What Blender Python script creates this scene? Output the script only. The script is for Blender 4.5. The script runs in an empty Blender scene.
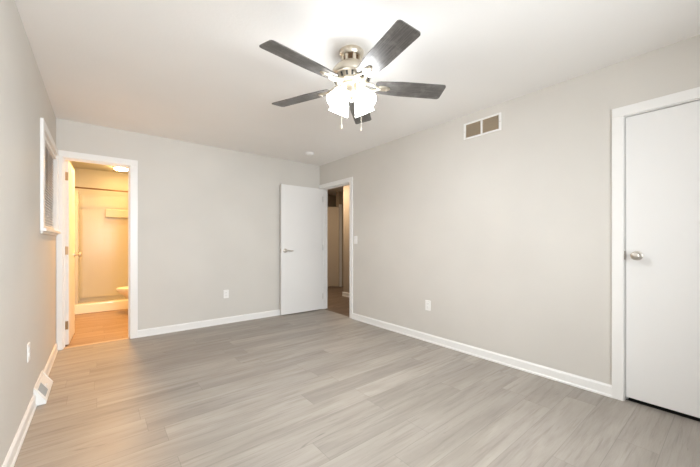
import bpy, bmesh, math, random
from mathutils import Vector, Matrix
R = math.radians
PI = math.pi
random.seed(4)
S = bpy.context.scene
C = S.collection

# ------------------------------------------------------------------ camera, world, lights, exposure
H = 2.44                      # ceiling
XL, XR, YF, YB = -0.358, 2.935, 4.491, -1.307
cam = bpy.data.cameras.new('camera')
cam.sensor_width = 36.0
cam.lens = 312.14 / 700 * 36
cam.shift_y = 8.6 / 700
cam.clip_start = 0.02
co = bpy.data.objects.new('camera', cam)
C.objects.link(co)
co.location = (0, 0, 1.138)
co.rotation_euler = (R(90), 0, R(-38.72))
S.camera = co

S.view_settings.view_transform = 'Standard'
S.view_settings.look = 'None'
S.view_settings.exposure = -0.08
S.view_settings.gamma = 1.0
S.view_settings.use_curve_mapping = False

W = bpy.data.worlds.new('sky')
S.world = W
W.use_nodes = True
wbg = W.node_tree.nodes['Background']
wsky = W.node_tree.nodes.new('ShaderNodeTexSky')
wsky.sky_type = 'HOSEK_WILKIE'
wsky.sun_direction = Vector((0.3, -0.5, 0.6)).normalized()
wsky.turbidity = 4.0
W.node_tree.links.new(wsky.outputs[0], wbg.inputs['Color'])
wbg.inputs['Strength'].default_value = 0.08


def area_light(name, loc, rot, sx, sy, power, col):
    l = bpy.data.lights.new(name, 'AREA')
    l.shape = 'RECTANGLE'
    l.size, l.size_y = sx, sy
    l.energy = power
    l.color = col
    o = bpy.data.objects.new(name, l)
    C.objects.link(o)
    o.location = loc
    o.rotation_euler = rot
    return o


# added soft fill shining in at an unseen window behind the photographer
area_light('added_window_fill', (0.75, YB + 0.02, 1.42), (R(90), 0, 0), 1.5, 1.25, 74, (0.93, 0.97, 1.0)).data.spread = R(125)
# ceiling lamp of the bathroom, above the doorway's head
area_light('bathroom_lamp_light', (0.26, 5.35, H - 0.03), (0, 0, 0), 0.17, 0.17, 80, (1.0, 0.50, 0.14))
# ceiling lamp of the hallway, round the corner
area_light('hall_lamp_light', (3.5, 5.3, H - 0.03), (0, 0, 0), 0.3, 0.3, 27, (1.0, 0.78, 0.54))
FAN_EMIT = 18.0
SHOWER_EMIT = 100.0

# ------------------------------------------------------------------ materials


def mat(name, col, rough=0.5, metal=0.0, emit=None, es=0.0, spec=None, coat=0.0):
    m = bpy.data.materials.new(name)
    m.use_nodes = True
    b = m.node_tree.nodes['Principled BSDF']
    b.inputs['Base Color'].default_value = (*col, 1)
    b.inputs['Roughness'].default_value = rough
    b.inputs['Metallic'].default_value = metal
    if spec is not None:
        b.inputs['Specular IOR Level'].default_value = spec
    if coat:
        b.inputs['Coat Weight'].default_value = coat
    if emit:
        b.inputs['Emission Color'].default_value = (*emit, 1)
        b.inputs['Emission Strength'].default_value = es
    return m


class NT:
    def __init__(s, m):
        s.t = m.node_tree
        s.b = s.t.nodes['Principled BSDF']

    def n(s, typ, **kw):
        nd = s.t.nodes.new(typ)
        for k, v in kw.items():
            setattr(nd, k, v)
        return nd

    def l(s, a, b):
        s.t.links.new(a, b)

    def m(s, op, a, b=None, c=None):
        nd = s.n('ShaderNodeMath', operation=op)
        for i, v in enumerate((a, b, c)):
            if v is None:
                continue
            if isinstance(v, (int, float)):
                nd.inputs[i].default_value = v
            else:
                s.l(v, nd.inputs[i])
        return nd.outputs[0]

    def mix(s, fac, a, b, blend='MIX'):
        nd = s.n('ShaderNodeMix', data_type='RGBA', blend_type=blend)
        for i, v in ((0, fac), (6, a), (7, b)):
            if isinstance(v, (int, float)):
                nd.inputs[i].default_value = v
            elif isinstance(v, tuple):
                nd.inputs[i].default_value = (*v, 1)
            else:
                s.l(v, nd.inputs[i])
        return nd.outputs[2]

    def comb(s, x, y, z):
        nd = s.n('ShaderNodeCombineXYZ')
        for i, v in enumerate((x, y, z)):
            if isinstance(v, (int, float)):
                nd.inputs[i].default_value = v
            else:
                s.l(v, nd.inputs[i])
        return nd.outputs[0]

    def noise(s, vec, scale=1.0, detail=4.0, rough=0.55, dist=0.0):
        nd = s.n('ShaderNodeTexNoise')
        nd.inputs['Scale'].default_value = scale
        nd.inputs['Detail'].default_value = detail
        nd.inputs['Roughness'].default_value = rough
        nd.inputs['Distortion'].default_value = dist
        if vec is not None:
            s.l(vec, nd.inputs['Vector'])
        return nd.outputs['Fac']

    def rng(s, v, a, b, c, d):
        nd = s.n('ShaderNodeMapRange')
        s.l(v, nd.inputs[0])
        for i, x in enumerate((a, b, c, d)):
            nd.inputs[i + 1].default_value = x
        return nd.outputs[0]

    def obj(s):
        return s.n('ShaderNodeTexCoord').outputs['Object']

    def bump(s, h, strength, dist):
        nd = s.n('ShaderNodeBump')
        nd.inputs['Strength'].default_value = strength
        nd.inputs['Distance'].default_value = dist
        s.l(h, nd.inputs['Height'])
        s.l(nd.outputs[0], s.b.inputs['Normal'])


def paint(name, col, rough=0.6, scale=160.0, strength=0.12, mottled=0.03):
    m = mat(name, col, rough)
    t = NT(m)
    o = t.obj()
    n1 = t.noise(o, scale, 3)
    t.bump(n1, strength, 0.002)
    n2 = t.noise(o, 1.3, 2)
    k = t.rng(n2, 0.3, 0.7, 1 - mottled, 1 + mottled)
    hs = t.n('ShaderNodeHueSaturation')
    hs.inputs['Color'].default_value = (*col, 1)
    t.l(k, hs.inputs['Value'])
    t.l(hs.outputs[0], t.b.inputs['Base Color'])
    return m


def planks(name, light, dark, streak, wid, length, yoff, rough, seam=0.55):
    m = mat(name, light, rough)
    t = NT(m)
    sp = t.n('ShaderNodeSeparateXYZ')
    t.l(t.obj(), sp.inputs[0])
    x, y = sp.outputs[0], sp.outputs[1]
    v = t.m('DIVIDE', t.m('SUBTRACT', y, yoff), wid)
    row = t.m('FLOOR', v)
    fy = t.m('FRACT', v)
    w1 = t.n('ShaderNodeTexWhiteNoise', noise_dimensions='1D')
    t.l(row, w1.inputs['W'])
    u = t.m('ADD', t.m('DIVIDE', x, length), t.m('MULTIPLY', w1.outputs['Value'], 7.3))
    colm = t.m('FLOOR', u)
    fx = t.m('FRACT', u)
    w2 = t.n('ShaderNodeTexWhiteNoise', noise_dimensions='2D')
    t.l(t.comb(row, colm, 0.0), w2.inputs['Vector'])
    r = w2.outputs['Value']
    off = t.m('MULTIPLY', r, 37.0)
    # broad figure, long streaks and fine grain, all running along the plank
    g1 = t.noise(t.comb(t.m('ADD', t.m('MULTIPLY', x, 1.3), off), t.m('MULTIPLY', y, 9.0), off), 1.0, 3, 0.5, 0.6)
    g2 = t.noise(t.comb(t.m('ADD', t.m('MULTIPLY', x, 2.4), off), t.m('MULTIPLY', y, 42.0), off), 1.0, 5, 0.6, 0.3)
    g3 = t.noise(t.comb(t.m('MULTIPLY', x, 14.0), t.m('MULTIPLY', y, 260.0), off), 1.0, 3, 0.6)
    c = t.mix(t.rng(g1, 0.33, 0.68, 0.0, 1.0), light, dark)
    c = t.mix(t.rng(g2, 0.52, 0.78, 0.0, 0.75), c, streak)
    # knots and dark flecks
    kn = t.noise(t.comb(t.m('ADD', t.m('MULTIPLY', x, 3.2), off), t.m('MULTIPLY', y, 11.0), t.m('ADD', off, 5.0)), 1.0, 2, 0.5, 1.2)
    c = t.mix(t.rng(kn, 0.70, 0.80, 0.0, 0.55), c, tuple(q * 0.55 for q in streak))
    tone = t.rng(r, 0.0, 1.0, 0.90, 1.07)
    fine = t.rng(g3, 0.3, 0.7, 0.95, 1.05)
    k = t.m('MULTIPLY', tone, fine)
    hs = t.n('ShaderNodeHueSaturation')
    t.l(c, hs.inputs['Color'])
    t.l(k, hs.inputs['Value'])
    ey = t.m('MULTIPLY', t.m('MINIMUM', fy, t.m('SUBTRACT', 1.0, fy)), wid)
    ex = t.m('MULTIPLY', t.m('MINIMUM', fx, t.m('SUBTRACT', 1.0, fx)), length)
    e = t.m('MINIMUM', ex, ey)
    sm = t.rng(e, 0.0004, 0.0022, seam, 0.0)
    c2 = t.mix(sm, hs.outputs[0], tuple(q * 0.35 for q in dark))
    t.l(c2, t.b.inputs['Base Color'])
    rr = t.rng(g2, 0.3, 0.7, rough - 0.05, rough + 0.08)
    t.l(rr, t.b.inputs['Roughness'])
    h = t.m('SUBTRACT', t.m('MULTIPLY', g3, 0.25), sm)
    t.bump(h, 0.25, 0.0012)
    return m


M = {}
M['wall'] = paint('greige_wall_paint', (0.63, 0.607, 0.567), 0.62)
M['ceiling'] = paint('white_textured_ceiling', (0.88, 0.87, 0.855), 0.8, 55.0, 0.35, 0.015)
M['trim'] = mat('white_semi_gloss_trim', (0.83, 0.825, 0.81), 0.35)
M['door'] = paint('white_door_paint', (0.80, 0.795, 0.785), 0.42, 260.0, 0.05, 0.01)
M['floor'] = planks('grey_oak_planks', (0.375, 0.340, 0.302), (0.29, 0.26, 0.225), (0.22, 0.193, 0.163), 0.178, 1.22, 0.088, 0.44, 0.38)
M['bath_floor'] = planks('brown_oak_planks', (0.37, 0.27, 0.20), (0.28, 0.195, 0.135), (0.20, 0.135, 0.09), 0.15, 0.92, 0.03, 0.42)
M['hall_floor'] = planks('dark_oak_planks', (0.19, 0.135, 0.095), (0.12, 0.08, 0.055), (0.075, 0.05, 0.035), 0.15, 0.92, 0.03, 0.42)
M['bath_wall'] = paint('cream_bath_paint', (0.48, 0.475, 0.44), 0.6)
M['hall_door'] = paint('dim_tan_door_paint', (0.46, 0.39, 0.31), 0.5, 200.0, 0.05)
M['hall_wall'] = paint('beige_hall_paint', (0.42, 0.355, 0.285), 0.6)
M['steel'] = mat('satin_nickel', (0.62, 0.58, 0.53), 0.28, 1.0)
M['nickel'] = mat('brushed_nickel_fan', (0.72, 0.66, 0.56), 0.30, 1.0)
M['bronze'] = mat('aged_bronze', (0.16, 0.10, 0.06), 0.4, 0.9)
M['painted_hinge'] = mat('dull_painted_hinge', (0.62, 0.61, 0.59), 0.4)
M['hinge'] = mat('hinge_brass', (0.36, 0.25, 0.15), 0.38, 1.0)
M['plastic'] = mat('white_plastic', (0.84, 0.835, 0.82), 0.35)
M['dark'] = mat('dark_slot', (0.03, 0.028, 0.026), 0.6)
M['shadow_gap'] = mat('closet_shade_black', (0.02, 0.018, 0.016), 0.9)  # near-black colour stands in for the shade inside the closet
M['china'] = mat('glazed_china', (0.86, 0.84, 0.80), 0.12, coat=0.3)
M['slat'] = mat('blind_slat', (0.80, 0.79, 0.77), 0.4)
M['filter'] = paint('dusty_tan_filter', (0.36, 0.28, 0.18), 0.9, 90.0, 0.5, 0.15)
M['louver'] = mat('dusty_louver', (0.55, 0.47, 0.37), 0.5)
M['regmetal'] = mat('white_enamel_register', (0.80, 0.80, 0.79), 0.35)
M['damper'] = mat('grey_damper_metal', (0.40, 0.40, 0.385), 0.5)
M['strip'] = mat('threshold_vinyl', (0.52, 0.40, 0.28), 0.4)
M['shade'] = mat('lit_frosted_glass', (0.95, 0.93, 0.90), 0.3, emit=(0.95, 0.98, 1.0), es=FAN_EMIT)
M['bulb'] = mat('lit_bulb', (1, 1, 1), 0.3, emit=(0.95, 0.98, 1.0), es=900.0)
M['shower_light'] = mat('lit_diffuser', (1, 0.95, 0.85), 0.3, emit=(1.0, 0.66, 0.28), es=SHOWER_EMIT)
g = bpy.data.materials.new('window_glass')
g.use_nodes = True
gb = g.node_tree.nodes['Principled BSDF']
gb.inputs['Transmission Weight'].default_value = 1.0
gb.inputs['Roughness'].default_value = 0.02
gb.inputs['IOR'].default_value = 1.45
M['glass'] = g

# fan blade: weathered dark grey wood with blotchy lamp reflections painted on as pale haze
m = mat('weathered_grey_blade', (0.1, 0.09, 0.08), 0.33, spec=0.8)
t = NT(m)
sp = t.n('ShaderNodeSeparateXYZ')
t.l(t.obj(), sp.inputs[0])
g1 = t.noise(t.comb(t.m('MULTIPLY', sp.outputs[0], 5.0), t.m('MULTIPLY', sp.outputs[1], 210.0), sp.outputs[2]), 1.0, 4, 0.6, 0.0)
c = t.mix(t.rng(g1, 0.36, 0.66, 0.0, 1.0), (0.035, 0.032, 0.030), (0.135, 0.126, 0.117))
haze = t.noise(t.obj(), 11.0, 6, 0.62)
c = t.mix(t.rng(haze, 0.50, 0.72, 0.0, 0.5), c, (0.26, 0.25, 0.24))
t.l(c, t.b.inputs['Base Color'])
d = t.noise(t.obj(), 14.0, 3, 0.5)
t.l(t.rng(d, 0.35, 0.7, 0.30, 0.42), t.b.inputs['Roughness'])
t.bump(t.m('ADD', t.m('MULTIPLY', g1, 0.5), t.m('MULTIPLY', t.noise(t.obj(), 30.0, 3, 0.55), 4.0)), 0.25, 0.0006)
M['blade'] = m

# shower surround: faint moulded tile pattern
m = mat('moulded_surround', (0.50, 0.495, 0.46), 0.22)
t = NT(m)
sp = t.n('ShaderNodeSeparateXYZ')
t.l(t.obj(), sp.inputs[0])


def tile_edge(v, w):
    f = t.m('FRACT', t.m('DIVIDE', v, w))
    return t.m('MULTIPLY', t.m('MINIMUM', f, t.m('SUBTRACT', 1.0, f)), w)


e = t.m('MINIMUM', t.m('MINIMUM', tile_edge(sp.outputs[2], 0.108), tile_edge(t.m('ADD', sp.outputs[0], 0.31), 0.108)), 1.0)
t.bump(t.rng(e, 0.001, 0.004, 0.0, 1.0), 0.22, 0.002)
M['surround'] = m


# ------------------------------------------------------------------ mesh helpers
class MB:
    def __init__(s):
        s.bm = bmesh.new()

    def box(s, x0, y0, z0, x1, y1, z1, bev=0.0, mtx=None, seg=2):
        r = bmesh.ops.create_cube(s.bm, size=1.0)
        vs = r['verts']
        for v in vs:
            v.co = Vector((x0 + (v.co.x + 0.5) * (x1 - x0), y0 + (v.co.y + 0.5) * (y1 - y0), z0 + (v.co.z + 0.5) * (z1 - z0)))
        if bev:
            es = list({e for v in vs for e in v.link_edges})
            r = bmesh.ops.bevel(s.bm, geom=es, offset=bev, segments=seg, affect='EDGES', profile=0.6)
            vs = list(set(vs) | set(r['verts']))
            vs = [v for v in vs if v.is_valid]
        if mtx is not None:
            for v in vs:
                v.co = mtx @ v.co
        return s

    def lathe(s, prof, n=32, mtx=None, cap=True):
        """prof: list of (radius, z) from bottom or top; revolves about local Z."""
        rings = []
        for r, z in prof:
            if r < 1e-5:
                rings.append([s.bm.verts.new((0, 0, z))])
            else:
                rings.append([s.bm.verts.new((r * math.cos(2 * PI * i / n), r * math.sin(2 * PI * i / n), z)) for i in range(n)])
        fs = []
        for a, b in zip(rings, rings[1:]):
            for i in range(n):
                j = (i + 1) % n
                if len(a) == 1 and len(b) == 1:
                    continue
                if len(a) == 1:
                    q = [a[0], b[j], b[i]]
                elif len(b) == 1:
                    q = [a[i], a[j], b[0]]
                else:
                    q = [a[i], a[j], b[j], b[i]]
                fs.append(s.bm.faces.new(q))
        if cap:
            for rg in (rings[0], rings[-1]):
                if len(rg) > 2:
                    fs.append(s.bm.faces.new(rg))
        if mtx is not None:
            for rg in rings:
                for v in rg:
                    v.co = mtx @ v.co
        return s

    def tube(s, pts, rad, n=10):
        pts = [Vector(p) for p in pts]
        rads = rad if isinstance(rad, (list, tuple)) else [rad] * len(pts)
        rings = []
        prev = None
        for i, p in enumerate(pts):
            tg = (pts[min(i + 1, len(pts) - 1)] - pts[max(i - 1, 0)]).normalized()
            if prev is None:
                up = Vector((0, 0, 1)) if abs(tg.z) < 0.9 else Vector((1, 0, 0))
            else:
                up = prev
            side = tg.cross(up).normalized()
            up = side.cross(tg).normalized()
            prev = up
            rings.append([s.bm.verts.new(p + rads[i] * (math.cos(2 * PI * k / n) * side + math.sin(2 * PI * k / n) * up)) for k in range(n)])
        for a, b in zip(rings, rings[1:]):
            for k in range(n):
                j = (k + 1) % n
                s.bm.faces.new([a[k], a[j], b[j], b[k]])
        s.bm.faces.new(rings[0])
        s.bm.faces.new(rings[-1])
        return s

    def prism(s, poly, h0, h1, axes, mtx=None):
        """poly of (a, b) extruded from h0 to h1; axes maps (a, b, h) to a Vector."""
        lo = [s.bm.verts.new(axes(a, b, h0)) for a, b in poly]
        hi = [s.bm.verts.new(axes(a, b, h1)) for a, b in poly]
        n = len(poly)
        for i in range(n):
            j = (i + 1) % n
            s.bm.faces.new([lo[i], lo[j], hi[j], hi[i]])
        s.bm.faces.new(lo[::-1])
        s.bm.faces.new(hi)
        if mtx is not None:
            for v in lo + hi:
                v.co = mtx @ v.co
        return s

    def loft(s, rings, cap=True):
        rr = [[s.bm.verts.new(p) for p in rg] for rg in rings]
        n = len(rr[0])
        for a, b in zip(rr, rr[1:]):
            for i in range(n):
                j = (i + 1) % n
                s.bm.faces.new([a[i], a[j], b[j], b[i]])
        if cap:
            s.bm.faces.new(rr[0][::-1])
            s.bm.faces.new(rr[-1])
        return s

    def build(s, name, mt, parent=None, smooth=False, loc=None, rot=None):
        bmesh.ops.recalc_face_normals(s.bm, faces=s.bm.faces)
        me = bpy.data.meshes.new(name)
        s.bm.to_mesh(me)
        s.bm.free()
        me.materials.append(M[mt])
        if smooth:
            me.polygons.foreach_set('use_smooth', [True] * len(me.polygons))
            if hasattr(me, 'set_sharp_from_angle'):
                me.set_sharp_from_angle(angle=R(38))
        o = bpy.data.objects.new(name, me)
        C.objects.link(o)
        if parent is not None:
            o.parent = parent
        if loc is not None:
            o.location = loc
        if rot is not None:
            o.rotation_euler = rot
        return o


def tag(o, label, cat, group=None, kind=None):
    o['label'] = label
    o['category'] = cat
    if group:
        o['group'] = group
    if kind:
        o['kind'] = kind
    return o


def thing(name, loc, label, cat, group=None, rz=0.0, kind=None):
    o = bpy.data.objects.new(name, None)
    o.empty_display_size = 0.1
    C.objects.link(o)
    o.location = loc
    o.rotation_euler = (0, 0, rz)
    return tag(o, label, cat, group, kind)


def children(o):
    return [c for c in bpy.data.objects if c.parent == o]


def copy_tree(o, parent=None):
    c = o.copy()
    C.objects.link(c)
    c.parent = parent
    for ch in children(o):
        copy_tree(ch, c)
    return c


def slab_wall(name, axis, p0, p1, u0, u1, z0, z1, holes, mt, label, cat='wall'):
    """wall between planes p0..p1 of axis ('x' or 'y'), spanning u0..u1, with rectangular holes (ua, ub, za, zb)."""
    us = sorted({u0, u1, *[h[0] for h in holes], *[h[1] for h in holes]})
    zs = sorted({z0, z1, *[h[2] for h in holes], *[h[3] for h in holes]})
    us = [u for u in us if u0 <= u <= u1]
    zs = [z for z in zs if z0 <= z <= z1]

    def solid(i, k):
        if i < 0 or k < 0 or i >= len(us) - 1 or k >= len(zs) - 1:
            return False
        uc, zc = (us[i] + us[i + 1]) / 2, (zs[k] + zs[k + 1]) / 2
        return not any(h[0] < uc < h[1] and h[2] < zc < h[3] for h in holes)
    b = MB()
    cache = {}

    def V(p, u, z):
        key = (p, u, z)
        if key not in cache:
            cache[key] = b.bm.verts.new((p, u, z) if axis == 'x' else (u, p, z))
        return cache[key]
    for i in range(len(us) - 1):
        for k in range(len(zs) - 1):
            if not solid(i, k):
                continue
            ua, ub, za, zb = us[i], us[i + 1], zs[k], zs[k + 1]
            for p in (p0, p1):
                b.bm.faces.new([V(p, ua, za), V(p, ub, za), V(p, ub, zb), V(p, ua, zb)])
            if not solid(i - 1, k):
                b.bm.faces.new([V(p0, ua, za), V(p1, ua, za), V(p1, ua, zb), V(p0, ua, zb)])
            if not solid(i + 1, k):
                b.bm.faces.new([V(p0, ub, za), V(p1, ub, za), V(p1, ub, zb), V(p0, ub, zb)])
            if not solid(i, k - 1):
                b.bm.faces.new([V(p0, ua, za), V(p1, ua, za), V(p1, ub, za), V(p0, ub, za)])
            if not solid(i, k + 1):
                b.bm.faces.new([V(p0, ua, zb), V(p1, ua, zb), V(p1, ub, zb), V(p0, ub, zb)])
    return tag(b.build(name, mt), label, cat, kind='structure')


def flat(name, x0, y0, x1, y1, z0, z1, mt, label, cat):
    return tag(MB().box(x0, y0, z0, x1, y1, z1).build(name, mt), label, cat, kind='structure')


# ------------------------------------------------------------------ the room shell
T = 0.12
DT = 2.035                    # door openings' head
WIN = (3.425, 4.415, 1.245, 2.035)
BD = (-0.302, 0.275)          # bathroom doorway in x
ED = (3.66, 4.43)             # bedroom entry doorway in y
CD = (-0.262, 0.515)          # closet doorway in y
BX1, BY1 = 0.95, 7.28         # bathroom far corner
HX, HY = 4.02, 5.24           # hallway corner

flat('floor', XL - T, YB - T, XR + 0.03, YF, -0.1, 0.0, 'floor', 'pale grey oak plank floor of the bedroom', 'floor')
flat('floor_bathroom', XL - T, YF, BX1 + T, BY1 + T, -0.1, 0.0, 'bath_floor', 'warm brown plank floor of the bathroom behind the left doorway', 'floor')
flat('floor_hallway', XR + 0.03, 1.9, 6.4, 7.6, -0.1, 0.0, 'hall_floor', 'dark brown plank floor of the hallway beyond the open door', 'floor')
flat('floor_closet', XR + 0.03, -0.9, 3.75, 1.2, -0.1, 0.0, 'shadow_gap', 'closet floor coloured near-black for the shade in the gap under the right door', 'floor')
flat('ceiling', XL - T, YB - T, XR + T, YF + T, H, H + 0.1, 'ceiling', 'white lightly textured bedroom ceiling', 'ceiling')
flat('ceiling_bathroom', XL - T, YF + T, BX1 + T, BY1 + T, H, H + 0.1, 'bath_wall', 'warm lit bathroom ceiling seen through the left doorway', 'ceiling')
flat('ceiling_hallway', XR + T, 1.9, 6.4, 7.6, H, H + 0.1, 'ceiling', 'hallway ceiling beyond the open door', 'ceiling')

slab_wall('wall_left', 'x', XL - T, XL, YB - T, BY1 + T, 0, H, [WIN], 'wall', 'greige left wall with a small blind-covered window')
slab_wall('wall_far', 'y', YF, YF + T, XL, XR, 0, H, [(BD[0] - 0.018, BD[1] + 0.018, 0, DT + 0.018)], 'wall', 'greige far wall with the bathroom doorway at its left end')
slab_wall('wall_right', 'x', XR, XR + T, YB, YF + T, 0, H,
          [(ED[0] - 0.018, ED[1] + 0.018, 0, DT + 0.018), (CD[0] - 0.018, CD[1] + 0.018, 0, DT + 0.018)], 'wall', 'greige right wall with the return vent, between the entry doorway and the closet door')
BW = [(0.0, 1.5, 0.795, 2.045)]
slab_wall('wall_back', 'y', YB - T, YB, XL, XR + T, 0, H, BW, 'wall', 'bedroom wall behind the viewer with one added window')
# bathroom shell
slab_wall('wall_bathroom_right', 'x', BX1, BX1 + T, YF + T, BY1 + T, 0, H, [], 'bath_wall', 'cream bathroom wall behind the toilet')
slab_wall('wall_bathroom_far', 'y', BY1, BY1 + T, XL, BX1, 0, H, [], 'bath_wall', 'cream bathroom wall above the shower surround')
# hallway shell
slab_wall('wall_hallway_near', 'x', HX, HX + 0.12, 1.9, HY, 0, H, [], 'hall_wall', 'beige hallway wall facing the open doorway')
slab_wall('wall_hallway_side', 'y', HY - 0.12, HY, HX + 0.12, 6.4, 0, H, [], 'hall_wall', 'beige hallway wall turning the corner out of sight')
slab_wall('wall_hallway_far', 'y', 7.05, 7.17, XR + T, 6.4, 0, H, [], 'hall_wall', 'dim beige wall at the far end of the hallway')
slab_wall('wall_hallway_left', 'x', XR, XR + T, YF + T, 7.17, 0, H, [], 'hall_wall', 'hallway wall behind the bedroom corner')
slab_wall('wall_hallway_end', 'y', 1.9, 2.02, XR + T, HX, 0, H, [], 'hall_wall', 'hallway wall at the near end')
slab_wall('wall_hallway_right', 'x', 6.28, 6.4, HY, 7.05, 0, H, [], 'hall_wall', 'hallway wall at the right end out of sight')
# closet shell
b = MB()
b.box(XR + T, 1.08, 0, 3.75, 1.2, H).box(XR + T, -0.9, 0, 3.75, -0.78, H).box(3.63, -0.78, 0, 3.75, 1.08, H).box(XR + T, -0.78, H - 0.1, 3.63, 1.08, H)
tag(b.build('wall_closet', 'shadow_gap'), 'inside of the closet behind the right door, coloured near-black for its shade', 'wall', kind='structure')


# ------------------------------------------------------------------ trim
BASE = [(0, 0), (0.018, 0), (0.018, 0.012), (0.0125, 0.020), (0.0125, 0.072), (0.0105, 0.078), (0.006, 0.083), (0.005, 0.088), (0, 0.088)]


def baseboard(name, axis, plane, sgn, u0, u1, label):
    b = MB()
    if axis == 'x':
        b.prism(BASE, u0, u1, lambda a, c, h: Vector((plane + sgn * a, h, c)))
    else:
        b.prism(BASE, u0, u1, lambda a, c, h: Vector((h, plane + sgn * a, c)))
    return tag(b.build(name, 'trim'), label, 'baseboard', kind='structure')


REG = (3.055, 3.445)
CW = 0.068                    # casing width
baseboard('baseboard_far', 'y', YF, -1, BD[1] + 0.010 + CW, XR - 0.0005, 'white baseboard along the far wall')
baseboard('baseboard_right', 'x', XR, -1, CD[1] + CW, ED[0] - CW - 0.002, 'white baseboard along the right wall between the two doors')
baseboard('baseboard_left', 'x', XL, 1, YB, REG[0], 'white baseboard along the left wall in front of the register')
baseboard('baseboard_left.001', 'x', XL, 1, REG[1], YF - 0.018, 'white baseboard along the left wall beyond the register')
baseboard('baseboard_right.001', 'x', XR, -1, YB, CD[0] - CW, 'white baseboard right of the closet door out of the frame')
baseboard('baseboard_back', 'y', YB, 1, XL + 0.02, XR - 0.02, 'white baseboard behind the viewer')
baseboard('baseboard_hallway_near', 'x', HX, -1, 2.02, HY + 0.018, 'white baseboard on the hallway wall facing the doorway')
baseboard('baseboard_hallway_far', 'y', 7.05, -1, XR + T, 6.28, 'white baseboard on the far hallway wall')



def door_trim(name, axis, plane, sgn, u0, u1, zt, lw, rw, label, stop, depth=T, off=0.0):
    """Casing round a doorway on the room side, with jambs and stops through the wall.  u0..u1 clear opening."""
    b = MB()
    th = 0.016

    def bx(ua, ub, pa, pb, za, zb, bev=0.0):
        p0, p1 = plane + sgn * pa, plane + sgn * pb
        if p0 > p1:
            p0, p1 = p1, p0
        if axis == 'x':
            b.box(p0, ua, za, p1, ub, zb, bev)
        else:
            b.box(ua, p0, za, ub, p1, zb, bev)
    # casing boards (positive p is into the room) with a thin raised outer band
    bx(u0 - lw, u0 - 0.005, 0, th, 0, zt + 0.005, 0.003)
    bx(u1 + 0.005, u1 + rw, 0, th, 0, zt + 0.005, 0.003)
    bx(u0 - lw, u1 + rw, 0, th, zt + 0.005, zt + 0.005 + CW, 0.003)
    # jambs and head
    bx(u0 - 0.0175, u0, -depth, 0.002, 0, zt)
    bx(u1, u1 + 0.0175, -depth, 0.002, 0, zt)
    bx(u0 - 0.0175, u1 + 0.0175, -depth, 0.002, zt, zt + 0.0175)
    # stops
    s0, s1 = stop
    bx(u0, u0 + 0.010, s0, s1, 0, zt - 0.010)
    bx(u1 - 0.010, u1, s0, s1, 0, zt - 0.010)
    bx(u0, u1, s0, s1, zt - 0.010, zt)
    return tag(b.build(name, 'trim'), label, 'door trim', kind='structure')


door_trim('trim_1', 'y', YF, -1, BD[0], BD[1], DT, 0.054, 0.078, 'white casing and jamb around the bathroom doorway', (-0.045, -0.08))
door_trim('trim_2', 'x', XR, -1, ED[0], ED[1], DT, CW + 0.002, 0.058, 'white casing and jamb around the entry doorway by the corner', (-0.045, -0.08))
door_trim('trim_3', 'x', XR, -1, CD[0], CD[1], DT, CW, CW, 'white casing and jamb around the closed closet door', (-0.052, -0.087))
# transition strips on the floor
tag(MB().box(BD[0] + 0.001, YF - 0.004, 0.0, BD[1] - 0.001, YF + 0.05, 0.006, 0.002).build('trim_4', 'strip'), 'tan threshold strip across the bathroom doorway', 'threshold', kind='structure')


# ------------------------------------------------------------------ doors
def lathe_along(axis_vec, origin):
    z = Vector(axis_vec).normalized()
    q = Vector((0, 0, 1)).rotation_difference(z).to_matrix().to_4x4()
    return Matrix.Translation(origin) @ q


ROSE = [(0.0, 0), (0.033, 0), (0.033, 0.003), (0.031, 0.008), (0.024, 0.011), (0.0, 0.012)]
KNOB = [(0.012, 0.0), (0.0115, 0.020), (0.014, 0.027), (0.022, 0.033), (0.0275, 0.041), (0.0285, 0.049), (0.026, 0.057), (0.019, 0.062), (0.009, 0.064), (0.0, 0.0645)]


def knob(parent, origin, axis):
    k = MB().lathe([(r, z + 0.010) for r, z in KNOB], 28, lathe_along(axis, origin)).build('knob', 'steel', parent, True)
    MB().lathe(ROSE, 28, lathe_along(axis, origin)).build('rose', 'steel', k, True)
    return k


def hinge(parent, x, y, z, leaf_x0, leaf_x1, ly, mt='hinge'):
    b = MB()
    b.box(leaf_x0, ly - 0.0025, z - 0.045, leaf_x1, ly, z + 0.045, 0.0006)
    hg = b.build('hinge', mt, parent)
    p = MB()
    for i in range(5):
        p.lathe([(0.0, 0), (0.0055, 0.0), (0.0062, 0.001), (0.0062, 0.0165), (0.0055, 0.0175), (0.0, 0.0175)], 12, Matrix.Translation((x, y, z - 0.045 + i * 0.018)))
    p.lathe([(0.0, 0), (0.004, 0.001), (0.005, 0.004), (0.0, 0.007)], 12, Matrix.Translation((x, y, z + 0.045)))
    p.build('hinge_pin', mt, hg, True)
    return hg


DW, DTK = 0.568, 0.036
# bathroom door, swung into the bathroom: local x = thickness (face at +x), y = width
d1 = MB().box(0, 0, 0.012, DTK, DW, DT - 0.004, 0.0015).build('door_1', 'door', loc=(-0.3015, YF + T + 0.005, 0), rot=(0, 0, R(-2.2)))
tag(d1, 'white flush bathroom door standing open into the bathroom', 'door', kind='structure')
for z in (1.86, 1.045, 0.225):
    hinge(d1, 0.004, -0.008, z, 0.002, 0.032, 0.0)
knob(d1, (DTK, DW - 0.065, 0.985), (1, 0, 0))

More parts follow.
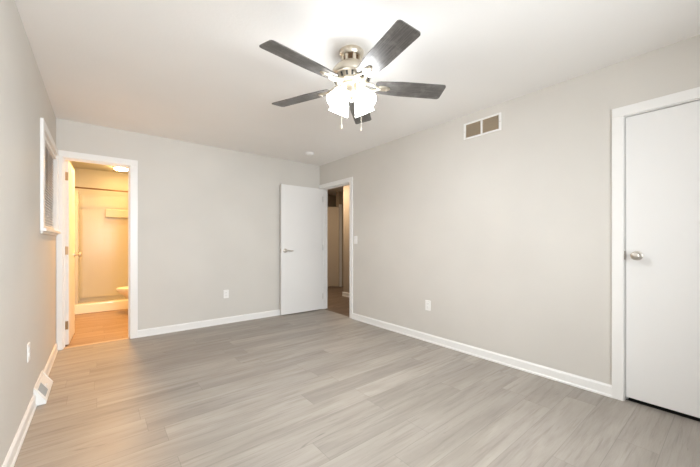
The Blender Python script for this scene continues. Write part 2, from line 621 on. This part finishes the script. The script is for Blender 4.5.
# entry door, open against the far wall: local x = width from the hinge (towards -x), y = thickness
EDW = 0.752
d2 = MB().box(-EDW, 0, 0.014, 0, DTK, DT - 0.004, 0.0015).build('door_2', 'door', loc=(XR - 0.008, 4.392, 0), rot=(0, 0, R(-0.6)))
tag(d2, 'white flush bedroom door standing open against the far wall', 'door', kind='structure')
lv = MB()
org = (-EDW + 0.065, 0.0, 1.005)
lv.lathe([(0.0, 0.008), (0.011, 0.008), (0.010, 0.040), (0.012, 0.048), (0.0, 0.052)], 20, lathe_along((0, -1, 0), org))
pts = [(org[0] + 0.125 * i / 8 - 0.004, -0.043 + 0.004 * math.sin(PI * i / 8), org[2] + 0.004 * math.sin(PI * i / 4)) for i in range(9)]
lv.tube(pts, [0.009, 0.0095, 0.0092, 0.0088, 0.0085, 0.0082, 0.008, 0.0078, 0.005], 12)
lv = lv.build('lever_handle', 'steel', d2, True)
MB().lathe(ROSE, 28, lathe_along((0, -1, 0), org)).build('rose', 'steel', lv, True)
b = MB().box(-EDW - 0.0015, 0.006, 0.975, -EDW + 0.0005, 0.030, 1.035, 0.0004)
b.box(-EDW - 0.010, 0.012, 0.995, -EDW, 0.024, 1.015, 0.002)
b.build('latch_plate', 'steel', d2)
for z in (1.86, 1.045, 0.225):
    hinge(d2, 0.006, -0.004, z, 0.0, 0.004, 0.03, 'painted_hinge')

# closet door, shut, in the right wall: local y = width
d3 = MB().box(0.010, CD[0] + 0.003, 0.030, 0.010 + DTK, CD[1] - 0.003, DT - 0.004, 0.0015).build('door_3', 'door', loc=(XR, 0, 0))
tag(d3, 'white flush closet door shut in the right wall', 'door', kind='structure')
knob(d3, (0.010, CD[1] - 0.066, 1.043), (-1, 0, 0))
MB().box(0.000, CD[1] - 0.0028, 1.012, 0.012, CD[1] + 0.001, 1.074, 0.0004).build('latch_plate', 'bronze', d3)

# hallway door, ajar, dim
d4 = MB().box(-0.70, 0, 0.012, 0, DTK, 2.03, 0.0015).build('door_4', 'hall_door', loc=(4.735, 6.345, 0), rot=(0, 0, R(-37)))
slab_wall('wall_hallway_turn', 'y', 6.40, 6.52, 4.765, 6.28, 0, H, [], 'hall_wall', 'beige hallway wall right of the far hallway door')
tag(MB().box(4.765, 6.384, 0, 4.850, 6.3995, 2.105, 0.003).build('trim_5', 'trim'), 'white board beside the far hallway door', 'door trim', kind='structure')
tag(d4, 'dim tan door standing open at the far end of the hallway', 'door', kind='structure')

# ------------------------------------------------------------------ left window and its blind
wy0, wy1, wz0, wz1 = WIN
win = thing('window_1', (XL, (wy0 + wy1) / 2, wz0), 'small white-cased window on the left wall beside the bathroom doorway', 'window', kind='structure')


def W1(b, name, mt, parent=win):
    o = b.build(name, mt)
    o.parent = parent
    o.matrix_parent_inverse = Matrix.Translation(win.location).inverted()
    return o


def sub(o, parent):
    o.parent = parent
    return o


cw = 0.062
b = MB()
b.box(XL, wy0 - cw, wz0, XL + 0.020, wy0, wz1 + cw, 0.003)
b.box(XL, wy1, wz0, XL + 0.020, wy1 + cw, wz1 + cw, 0.003)
b.box(XL, wy0, wz1, XL + 0.020, wy1, wz1 + cw, 0.003)
W1(b, 'window_casing', 'trim')
b = MB()
b.box(XL - T + 0.002, wy0, wz0, XL, wy0 + 0.012, wz1).box(XL - T + 0.002, wy1 - 0.012, wz0, XL, wy1, wz1).box(XL - T + 0.002, wy0, wz1 - 0.012, XL, wy1, wz1)
W1(b, 'window_jamb', 'trim')
b = MB()
b.box(XL - T + 0.002, wy0 + 0.0005, wz0 - 0.001, XL + 0.001, wy1 - 0.0005, wz0 + 0.006)
b.box(XL + 0.0005, wy0 - cw - 0.012, wz0 - 0.022, XL + 0.036, wy1 + cw + 0.008, wz0 + 0.004, 0.005)
W1(b, 'window_sill', 'trim')
b = MB()
b.box(XL + 0.0005, wy0 - cw + 0.01, wz0 - 0.040, XL + 0.014, wy1 + cw - 0.01, wz0 - 0.022, 0.003)
W1(b, 'window_apron', 'trim')
zm = (wz0 + wz1) / 2
b = MB()
for za, zb, xo in ((wz0 + 0.006, zm + 0.015, 0.028), (zm - 0.015, wz1 - 0.012, 0.012)):
    x0, x1 = XL - T + xo, XL - T + xo + 0.016
    ya, yb = wy0 + 0.012, wy1 - 0.012
    b.box(x0, ya, za, x1, ya + 0.03, zb).box(x0, yb - 0.03, za, x1, yb, zb).box(x0, ya + 0.03, za, x1, yb - 0.03, za + 0.03).box(x0, ya + 0.03, zb - 0.03, x1, yb - 0.03, zb)
W1(b, 'window_sash', 'plastic')
b = MB()
b.box(XL - T + 0.034, wy0 + 0.042, wz0 + 0.036, XL - T + 0.038, wy1 - 0.042, zm - 0.015)
b.box(XL - T + 0.018, wy0 + 0.042, zm + 0.015, XL - T + 0.022, wy1 - 0.042, wz1 - 0.042)
W1(b, 'window_glass', 'glass')

bl = thing('window_blind', (XL - 0.019, (wy0 + wy1) / 2, wz1 - 0.014), 'white horizontal slat blind lowered in the small window on the left wall', 'blind')
L = (wy1 - wy0) / 2 - 0.018
MB().box(-0.024, -L, -0.034, 0.026, L, -0.001, 0.003).build('headrail', 'slat', bl)
b = MB()
zz = -0.05
bot = -(wz1 - wz0) + 0.060
ns = 0
while zz > bot:
    mt_ = Matrix.Translation((0.002, 0, zz)) @ Matrix.Rotation(R(26), 4, 'Y')
    prof = [(-0.0125, 0.0), (-0.006, 0.0018), (0.0, 0.0024), (0.006, 0.0018), (0.0125, 0.0), (0.0125, -0.0008), (0.006, 0.001), (0.0, 0.0016), (-0.006, 0.001), (-0.0125, -0.0008)]
    b.prism(prof, -L + 0.003, L - 0.003, lambda a, c, h: Vector((a, h, c)), mt_)
    zz -= 0.025
b.build('blind_slats', 'slat', bl)
MB().box(-0.012, -L + 0.003, bot - 0.028, 0.014, L - 0.003, bot - 0.010, 0.003).build('bottom_rail', 'slat', bl)
for yy in (-L + 0.12, 0.0, L - 0.12):
    MB().tube([(0.016, yy, -0.03), (0.0165, yy, bot - 0.012)], 0.0008, 6).build('ladder_cord', 'slat', bl)
MB().tube([(0.030, -L + 0.05, -0.02), (0.031, -L + 0.051, -0.25), (0.032, -L + 0.052, -0.46)], 0.0035, 8).build('tilt_wand', 'slat', bl)

# unseen window added behind the viewer as a source for the fill
for i, (x0, x1, z0, z1) in enumerate(BW):
    wn = thing('window_%d' % (i + 2), ((x0 + x1) / 2, YB, z0), 'white unseen window added in the wall behind the viewer', 'window', kind='structure')
    hw, hh = (x1 - x0) / 2, z1 - z0
    b = MB()
    b.box(-hw - cw, 0.0005, -cw, -hw, 0.018, hh + cw).box(hw, 0.0005, -cw, hw + cw, 0.018, hh + cw).box(-hw, 0.0005, hh, hw, 0.018, hh + cw).box(-hw, 0.0005, -cw, hw, 0.018, 0)
    b.build('window_casing', 'trim', wn)
    b = MB()
    for za, zb in ((0, hh / 2), (hh / 2, hh)):
        b.box(-hw, -0.07, za, -hw + 0.04, -0.045, zb).box(hw - 0.04, -0.07, za, hw, -0.045, zb).box(-hw + 0.04, -0.07, za, hw - 0.04, -0.045, za + 0.035).box(-hw + 0.04, -0.07, zb - 0.035, hw - 0.04, -0.045, zb)
    b.build('window_sash', 'plastic', wn)
    MB().box(-hw + 0.04, -0.060, 0.035, hw - 0.04, -0.056, hh - 0.035).build('window_glass', 'glass', wn)

# ------------------------------------------------------------------ ceiling fan
FX, FY = 1.345, 1.661
fan = thing('ceiling_fan', (FX, FY, H), 'brushed nickel five-blade ceiling fan with dark grey blades and lit glass shades', 'ceiling fan')
MB().lathe([(0.0, 0), (0.080, 0.0), (0.083, -0.004), (0.083, -0.022), (0.079, -0.034), (0.073, -0.042), (0.0, -0.044)][::-1], 48).build('canopy', 'nickel', fan, True)
b = MB()
b.lathe([(0.058, -0.043), (0.058, -0.086)], 40)
b.build('neck', 'bronze', fan, True)
for k in range(8):
    a = 2 * PI * (k + 0.5) / 8
    MB().box(0.054, -0.010, -0.087, 0.071, 0.010, -0.042, 0.003, Matrix.Rotation(a, 4, 'Z')).build('neck_bracket', 'nickel', fan)
hs = MB().lathe([(0.0, -0.085), (0.074, -0.085), (0.079, -0.088), (0.082, -0.096), (0.098, -0.106), (0.120, -0.122), (0.131, -0.138), (0.135, -0.152), (0.136, -0.168), (0.131, -0.178),
                 (0.127, -0.180), (0.122, -0.186), (0.112, -0.206), (0.104, -0.222), (0.098, -0.226), (0.0, -0.228)], 56).build('motor_housing', 'nickel', fan, True)
for k in range(20):
    a = 2 * PI * k / 20
    mt_ = Matrix.Rotation(a, 4, 'Z') @ Matrix.Translation((0.1165, 0, -0.200)) @ Matrix.Rotation(R(30), 4, 'Y')
    MB().box(-0.0025, -0.007, -0.014, 0.0025, 0.007, 0.014, 0.002, mt_).build('vent_slot', 'dark', hs)
# blades (local: x outwards along the blade, origin on the fan axis)
ZB = 2.2085 - H
BR, BWD, PITCH = 0.657, 0.1457, R(-11.9)


def blade_mesh():
    # rounded rectangle outline, a little narrower at the root
    x0, x1, w0, w1, r = 0.165, BR, 0.056, BWD / 2, 0.020
    pts = []
    for cx, cy, a0 in ((x1 - r, w1 - r, 0), ):
        for i in range(7):
            a = R(90) * i / 6
            pts.append((cx + r * math.cos(a), cy + r * math.sin(a)))
    up = [(q[0], q[1]) for q in pts] + [(0.34, w1 - 0.002), (x0 + 0.03, w0 + 0.003)]
    r2 = 0.018
    for i in range(5):
        a = R(90) + R(90) * i / 4
        up.append((x0 + r2 + r2 * math.cos(a), w0 - r2 + r2 * math.sin(a)))
    lo = [(x, -y) for x, y in up][::-1]
    b = MB()
    b.prism(up + lo, -0.003, 0.003, lambda a, c, h: Vector((a, c, h)))
    return b


def iron_mesh():
    b = MB()
    # flat medallion screwed to the blade's underside, seen from below
    oval = [(0.225 + 0.047 * math.cos(2 * PI * i / 28), 0.024 * math.sin(2 * PI * i / 28) * (1.0 - 0.15 * math.cos(2 * PI * i / 28))) for i in range(28)]
    b.loft([[Vector((0.225 + (x - 0.225) * k, y * k, z)) for x, y in oval] for k, z in ((1.0, -0.0035), (1.0, -0.008), (0.86, -0.012), (0.5, -0.0145))])
    # the two scrolled straps back to the motor
    for s in (-1, 1):
        pts = [(0.078, 0.018 * s, 0.010), (0.095, 0.026 * s, 0.008), (0.118, 0.031 * s, 0.002), (0.145, 0.027 * s, -0.006), (0.170, 0.018 * s, -0.008), (0.195, 0.010 * s, -0.0105)]
        b.tube(pts, [0.008, 0.009, 0.0092, 0.009, 0.0085, 0.006], 10)
    b.box(0.066, -0.028, 0.003, 0.092, 0.028, 0.015, 0.003)
    return b


bproto = None
for k in range(5):
    a = R(41.57) + k * 2 * PI / 5
    if k == 0:
        bproto = blade_mesh().build('fan_blade', 'blade', fan)
        ir = iron_mesh().build('blade_iron', 'nickel', bproto, True)
        for dx, dy in ((0.205, 0.0), (0.245, 0.010), (0.245, -0.010)):
            MB().lathe([(0.0, -0.0185), (0.003, -0.018), (0.0045, -0.016), (0.0045, -0.011)], 10, Matrix.Translation((dx, dy, 0.0))).build('screw', 'steel', bproto, True)
        bl_ = bproto
    else:
        bl_ = copy_tree(bproto, fan)
    bl_.location = (0, 0, ZB)
    bl_.rotation_mode = 'XYZ'
    bl_.rotation_euler = (Matrix.Rotation(a, 3, 'Z') @ Matrix.Rotation(PITCH, 3, 'X')).to_euler()

# light kit
MB().lathe([(0.0, -0.226), (0.070, -0.226), (0.074, -0.232), (0.072, -0.240), (0.052, -0.246), (0.042, -0.254), (0.043, -0.262), (0.054, -0.272), (0.055, -0.292), (0.046, -0.310), (0.030, -0.322), (0.014, -0.330), (0.010, -0.342), (0.0, -0.346)], 40).build('light_kit', 'nickel', fan, True)
view = math.atan2(-FY, -FX)
SHADE = [(0.022, 0.0), (0.026, -0.004), (0.035, -0.015), (0.047, -0.034), (0.056, -0.056), (0.062, -0.078), (0.066, -0.096), (0.073, -0.112)]
prof = SHADE + [(r - 0.0035, z) for r, z in SHADE[::-1]]
TILT = R(31)
sh0 = None
for k in range(4):
    a = view + R(45) + k * R(90)
    # lamp arm from the fitter out to the shade holder
    ca, sa = math.cos(a), math.sin(a)
    hold = Vector((0.070, 0, -0.278))
    b = MB()
    b.tube([(0.040, 0, -0.266), (0.054, 0, -0.267), (0.063, 0, -0.271), hold], [0.011, 0.010, 0.010, 0.012], 12)
    q = Matrix.Translation(hold) @ Matrix.Rotation(-TILT, 4, 'Y')
    b.lathe([(0.0, 0.008), (0.016, 0.008), (0.022, 0.002), (0.025, -0.006), (0.0255, -0.014), (0.023, -0.014), (0.0, -0.012)], 24, q)
    arm = b.build('lamp_arm', 'nickel', fan, True, rot=(0, 0, a))
    b = MB()
    b.lathe(prof, 36, q @ Matrix.Translation((0, 0, -0.012)), cap=False)
    sh = b.build('lamp_shade', 'shade', fan, True, rot=(0, 0, a))
    b = MB().lathe([(0.0, -0.014), (0.012, -0.014), (0.013, -0.034), (0.020, -0.052), (0.026, -0.070), (0.026, -0.082), (0.020, -0.094), (0.010, -0.100), (0.0, -0.101)], 20, q)
    b.build('bulb', 'bulb', sh, True)
# pull chains: beaded, each with a small turned pull
rv = Vector((-math.sin(view), math.cos(view), 0))     # the photographer's right, seen from the fan
for off, fwd, zend in ((-0.067, 0.03, 1.902), (0.065, 0.03, 1.888)):
    p = rv * (-off if rv.x < 0 else off) + Vector((math.cos(view), math.sin(view), 0)) * fwd
    b = MB()
    z = -0.315
    ze = zend - H + 0.028
    zz = z
    while zz > ze:
        bmesh.ops.create_icosphere(b.bm, subdivisions=1, radius=0.0017, matrix=Matrix.Translation((p.x, p.y, zz)))
        zz -= 0.0042
    b.tube([(p.x * 0.55, p.y * 0.55, -0.288), (p.x * 0.9, p.y * 0.9, -0.296), (p.x, p.y, -0.310), (p.x, p.y, ze)], 0.0009, 6)
    ch = b.build('pull_chain', 'nickel', fan, True)
    MB().lathe([(0.0, 0.030), (0.0020, 0.029), (0.0028, 0.024), (0.0045, 0.012), (0.0050, 0.006), (0.0035, 0.001), (0.0, 0.0)], 14, Matrix.Translation((p.x, p.y, zend - H))).build('pull_knob', 'nickel', ch, True)

# ------------------------------------------------------------------ return air vent high on the right wall
vy0, vy1, vz0, vz1 = 1.393, 1.776, 2.188, 2.352
vt = thing('return_air_vent', (XR, (vy0 + vy1) / 2, vz0), 'white framed two-panel return air grille high on the right wall', 'vent')
hw, hh = (vy1 - vy0) / 2, vz1 - vz0
fr = 0.022
b = MB()
xa, xb = -0.012, -0.0005
b.box(xa, -hw, 0, xb, -hw + fr, hh, 0.002).box(xa, hw - fr, 0, xb, hw, hh, 0.002)
b.box(xa, -hw + fr, 0, xb, hw - fr, 0.016, 0.002).box(xa, -hw + fr, hh - 0.016, xb, hw - fr, hh, 0.002)
b.box(xa, -0.009, 0.016, xb, 0.009, hh - 0.016, 0.002)
b.build('vent_frame', 'trim', vt)
for s in (-1, 1):
    ya, yb = (-hw + fr, -0.009) if s < 0 else (0.009, hw - fr)
    b = MB()
    z = 0.020
    while z < hh - 0.018:
        mt_ = Matrix.Translation((-0.006, 0, z)) @ Matrix.Rotation(R(-38), 4, 'Y')
        b.box(-0.0048, ya, -0.0005, 0.0048, yb, 0.0005, 0, mt_)
        z += 0.0085
    gr = b.build('grille', 'louver', vt)
    MB().box(-0.0016, ya, 0.016, -0.0006, yb, hh - 0.016).build('filter', 'filter', gr)
for yy in (-hw + 0.009, hw - 0.009):
    MB().lathe([(0.0, 0), (0.0042, 0.0), (0.0036, 0.0018), (0.0, 0.0024)], 12, lathe_along((-1, 0, 0), (-0.012, yy, hh * 0.48))).build('screw', 'steel', vt)


# ------------------------------------------------------------------ outlets and switch (local: y towards the room, plate in xz)
def rrect(w, h, r, n=4):
    o = []
    for cx, cz, a0 in ((w / 2 - r, h / 2 - r, 0), (-w / 2 + r, h / 2 - r, 90), (-w / 2 + r, -h / 2 + r, 180), (w / 2 - r, -h / 2 + r, 270)):
        for i in range(n + 1):
            a = R(a0 + 90 * i / n)
            o.append((cx + r * math.cos(a), cz + r * math.sin(a)))
    return o


def plate(parent):
    rg = rrect(0.072, 0.116, 0.006)
    return MB().loft([[Vector((x * k, y, z * kz)) for x, z in rg] for k, kz, y in ((1, 1, 0.0004), (1, 1, 0.003), (0.94, 0.965, 0.0058), (0.5, 0.5, 0.006))]).build('cover_plate', 'plastic', parent, True)


def outlet_parts(t):
    plate(t)
    for s in (-1, 1):
        rc = [(max(-0.0165, min(0.0165, 0.0175 * math.cos(2 * PI * i / 24))), 0.0145 * math.sin(2 * PI * i / 24)) for i in range(24)]
        r_ = MB().loft([[Vector((x * k, y, z * k + 0.0195 * s)) for x, z in rc] for k, y in ((1, 0.005), (1, 0.0075), (0.92, 0.0085))]).build('receptacle', 'plastic', t, True)
        MB().box(-0.0075, 0.008, 0.0195 * s - 0.001, -0.0055, 0.0090, 0.0195 * s + 0.0075).build('slot', 'dark', r_)
        MB().box(0.0055, 0.008, 0.0195 * s + 0.0000, 0.0075, 0.0090, 0.0195 * s + 0.0070).build('slot', 'dark', r_)
        MB().box(-0.002, 0.008, 0.0195 * s - 0.0085, 0.002, 0.0090, 0.0195 * s - 0.0045, 0.0008).build('slot', 'dark', r_)
    MB().lathe([(0.0, 0), (0.0035, 0), (0.003, 0.0012), (0.0, 0.0016)], 12, lathe_along((0, 1, 0), (0, 0.006, 0))).build('screw', 'plastic', t, True)


G_OUT = 'duplex outlets on the bedroom walls'
o1 = thing('wall_outlet', (1.378, YF, 0.412), 'white duplex outlet low on the far wall between bathroom doorway and open door', 'outlet', G_OUT, R(180))
outlet_parts(o1)
o2 = copy_tree(o1)
tag(o2, 'white duplex outlet low on the right wall below the vent', 'outlet', G_OUT)
o2.location, o2.rotation_euler = (XR, 2.231, 0.413), (0, 0, R(90))
o3 = copy_tree(o1)
tag(o3, 'white duplex outlet low on the left wall near the register', 'outlet', G_OUT)
o3.location, o3.rotation_euler = (XL, 2.851, 0.433), (0, 0, R(-90))

sw = thing('light_switch', (XR, 3.525, 1.17), 'white toggle light switch on the right wall beside the entry doorway', 'light switch', rz=R(90))
plate(sw)
MB().box(-0.0055, 0.0045, -0.012, 0.0055, 0.0068, 0.012, 0.0008).build('switch_bezel', 'plastic', sw)
MB().box(-0.0042, -0.002, -0.005, 0.0042, 0.013, 0.005, 0.0015, Matrix.Translation((0, 0.006, 0.002)) @ Matrix.Rotation(R(28), 4, 'X')).build('toggle', 'plastic', sw)
for s in (-1, 1):
    MB().lathe([(0.0, 0), (0.0032, 0), (0.0028, 0.0012), (0.0, 0.0016)], 12, lathe_along((0, 1, 0), (0, 0.006, 0.030 * s))).build('screw', 'plastic', sw, True)

# ------------------------------------------------------------------ smoke detector
sd = thing('smoke_detector', (2.395, 3.93, H), 'small round white smoke detector on the ceiling near the far corner', 'smoke detector')
MB().lathe([(0.0, -0.0005), (0.066, -0.0005), (0.066, -0.010), (0.0, -0.011)], 40).build('base_ring', 'plastic', sd, True)
MB().lathe([(0.0, -0.0105), (0.060, -0.0105), (0.061, -0.016), (0.057, -0.028), (0.046, -0.036), (0.020, -0.038), (0.0, -0.038)], 40).build('cover', 'plastic', sd, True)
MB().lathe([(0.0, -0.0375), (0.009, -0.0375), (0.009, -0.040), (0.0, -0.0405)], 16, Matrix.Translation((0.022, 0, 0))).build('test_button', 'plastic', sd, True)

# ------------------------------------------------------------------ baseboard register on the left wall
rg = thing('baseboard_register', (XL, REG[0], 0), 'white sloped metal baseboard register on the left wall, grey louvre in its face', 'register')
rl = REG[1] - REG[0]
A_, B_ = Vector((0.008, 0, 0.106)), Vector((0.064, 0, 0.014))       # slope top and bottom in x,z
prof = [(0.0005, 0.0), (0.062, 0.0), (0.064, 0.003), (0.064, 0.014), (0.008, 0.106), (0.008, 0.122), (0.005, 0.125), (0.0005, 0.125)]
MB().prism(prof, 0.0, rl, lambda a, c, h: Vector((a, h, c))).build('register_body', 'regmetal', rg)
sl = (B_ - A_).normalized()
nrm = Vector((-sl.z, 0, sl.x))
if nrm.x < 0:
    nrm = -nrm


def on_slope(u, v, h):
    return A_ + sl * u + Vector((0, v, 0)) + nrm * h


sll = (B_ - A_).length


def slope_box(b, u0, u1, v0, v1, h0, h1):
    vs = [b.bm.verts.new(on_slope(u, v, h)) for h in (h0, h1) for (u, v) in ((u0, v0), (u1, v0), (u1, v1), (u0, v1))]
    for q in ((0, 1, 2, 3), (7, 6, 5, 4), (0, 4, 5, 1), (1, 5, 6, 2), (2, 6, 7, 3), (3, 7, 4, 0)):
        b.bm.faces.new([vs[i] for i in q])


b = MB()
slope_box(b, 0.012, sll - 0.020, 0.040, 0.190, 0.0004, 0.0012)
lvp = b.build('louver_panel', 'damper', rg)
b = MB()
for i in range(11):
    v = 0.046 + i * 0.0135
    slope_box(b, 0.014, sll - 0.022, v, v + 0.003, 0.0012, 0.0040)
b.build('louver_fins', 'damper', lvp)
b = MB()   # raised rim along both ends and round the louvre, and the plain cover panel beyond
slope_box(b, -0.002, sll - 0.002, -0.003, 0.004, 0.0, 0.005)
slope_box(b, -0.002, sll - 0.002, rl - 0.004, rl + 0.003, 0.0, 0.005)
slope_box(b, 0.004, 0.012, 0.030, rl - 0.02, 0.0002, 0.0035)
slope_box(b, sll - 0.020, sll - 0.012, 0.030, rl - 0.02, 0.0002, 0.0035)
slope_box(b, 0.012, sll - 0.020, 0.030, 0.040, 0.0002, 0.0035)
slope_box(b, 0.012, sll - 0.020, 0.190, rl - 0.02, 0.0002, 0.0035)
b.build('register_rim', 'regmetal', rg)
b = MB()
slope_box(b, sll * 0.5 - 0.004, sll * 0.5 + 0.004, 0.215, 0.235, 0.0035, 0.014)
b.build('damper_lever', 'regmetal', rg)

# ------------------------------------------------------------------ bathroom: shower, light, rod, toilet
SX0, SX1, SY0, SY1 = -0.27, BX1 - 0.002, 6.50, 7.25
st = thing('shower_stall', (SX0, SY0, 0), 'cream moulded shower stall at the back of the bathroom', 'shower')


def ST(b, name, mt, smooth=False, parent=st):
    o = b.build(name, mt, None, smooth)
    for v in o.data.vertices:
        v.co -= Vector((SX0, SY0, 0))
    o.parent = parent
    return o


b = MB()
b.box(SX0 - 0.085, SY0, 0.001, SX1, SY0 + 0.085, 0.152, 0.012, seg=3)
b.box(SX0 - 0.085, SY0 + 0.080, 0.001, SX1, SY1 + 0.025, 0.065)
b.lathe([(0.0, 0.064), (0.045, 0.064), (0.045, 0.068), (0.0, 0.069)], 24, Matrix.Translation((0.35, 6.9, 0)))
ST(b, 'shower_pan', 'china')
# three-sided surround with rounded inside corners
outer = []
prof = []
rc = 0.05
inner = [(SX0, SY0 + 0.02)] + [(SX0 + rc - rc * math.cos(R(90) * i / 6), SY1 - rc + rc * math.sin(R(90) * i / 6)) for i in range(7)]
inner += [(SX1 - 0.03 - rc + rc * math.sin(R(90) * i / 6), SY1 - rc + rc * math.cos(R(90) * i / 6)) for i in range(7)] + [(SX1 - 0.03, SY0 + 0.02)]
loop = inner + [(SX1, SY0 + 0.02), (SX1, SY1 + 0.028), (SX0 - 0.085, SY1 + 0.028), (SX0 - 0.085, SY0 + 0.02)]
b = MB()
b.prism(loop, 0.150, 1.96, lambda a, c, h: Vector((a, c, h)))
ST(b, 'surround_panel', 'surround')
b = MB()
b.box(0.078, SY1 - 0.075, 1.590, SX1 - 0.032, SY1 - 0.001, 1.742, 0.010, seg=3)
ST(b, 'shower_shelf', 'surround')

rod = thing('shower_rod', (0.3, 6.53, 2.0), 'thin brown shower curtain rod spanning the shower opening', 'shower rod')
MB().tube([(XL + 0.003 - 0.3, 0, 0), (BX1 - 0.003 - 0.3, 0, 0)], 0.0125, 16).build('rod', 'bronze', rod, True)
for xx, d in ((XL - 0.3, 1), (BX1 - 0.3, -1)):
    MB().lathe([(0.0, 0.0005), (0.030, 0.0005), (0.028, 0.008), (0.016, 0.014), (0.0, 0.016)], 24, lathe_along((d, 0, 0), (xx, 0, 0))).build('flange', 'bronze', rod, True)

cl = thing('shower_light', (0.292, 6.765, H), 'round glowing ceiling light over the shower seen through the bathroom doorway', 'ceiling light')
MB().lathe([(0.0, -0.0005), (0.112, -0.0005), (0.110, -0.012), (0.100, -0.018), (0.0, -0.018)], 40).build('trim_ring', 'trim', cl, True)
MB().lathe([(0.0, -0.0185), (0.097, -0.0185), (0.096, -0.034), (0.086, -0.044), (0.0, -0.047)], 40).build('diffuser', 'shower_light', cl, True)

# toilet: local x points to the front of the bowl, origin at the wall on the floor
tl = thing('toilet', (BX1, 6.04, 0), 'white toilet whose bowl shows at the right edge of the bathroom doorway', 'toilet', rz=R(180))


def egg(x0, x1, w, z, n=32, sq=0.0):
    cx, a = (x0 + x1) / 2, (x1 - x0) / 2
    o = []
    for i in range(n):
        th = 2 * PI * i / n
        c_, s_ = math.cos(th), math.sin(th)
        o.append(Vector((cx + a * c_, w * s_ * (1 - 0.10 * c_), z)))
    return o


b = MB()
b.loft([egg(0.16, 0.57, 0.115, 0.0), egg(0.16, 0.57, 0.112, 0.03), egg(0.18, 0.555, 0.098, 0.09), egg(0.18, 0.555, 0.098, 0.17), egg(0.17, 0.60, 0.125, 0.24),
        egg(0.16, 0.68, 0.165, 0.31), egg(0.16, 0.735, 0.182, 0.36), egg(0.16, 0.745, 0.186, 0.385), egg(0.16, 0.74, 0.183, 0.392), egg(0.21, 0.70, 0.145, 0.388), egg(0.26, 0.62, 0.10, 0.30), egg(0.32, 0.52, 0.05, 0.24)])
b.box(0.02, -0.15, 0.20, 0.26, 0.15, 0.385, 0.02)
b.build('bowl', 'china', tl, True)
se = MB().loft([egg(0.20, 0.748, 0.187, 0.3925), egg(0.20, 0.750, 0.189, 0.398), egg(0.20, 0.748, 0.187, 0.407), egg(0.24, 0.70, 0.15, 0.408)]).build('seat', 'plastic', tl, True)
MB().loft([egg(0.20, 0.748, 0.187, 0.4085), egg(0.20, 0.751, 0.189, 0.414), egg(0.20, 0.745, 0.185, 0.424), egg(0.26, 0.66, 0.12, 0.428)]).build('lid', 'plastic', tl, True)
b = MB().box(0.006, -0.215, 0.386, 0.195, 0.215, 0.735, 0.022, seg=3)
tk = b.build('tank', 'china', tl, True)
MB().box(0.003, -0.225, 0.736, 0.205, 0.225, 0.772, 0.012, seg=3).build('tank_lid', 'china', tl, True)
b = MB()
b.lathe([(0.0, 0), (0.013, 0), (0.012, 0.010), (0.0, 0.012)], 16, lathe_along((1, 0, 0), (0.195, 0.155, 0.675)))
b.tube([(0.203, 0.155, 0.675), (0.208, 0.13, 0.673), (0.208, 0.085, 0.668)], [0.006, 0.006, 0.005], 10)
b.build('flush_lever', 'steel', tl, True)

S.cycles.max_bounces = 14
S.cycles.diffuse_bounces = 8
S.cycles.use_denoising = True
S.cycles.sample_clamp_indirect = 6.0
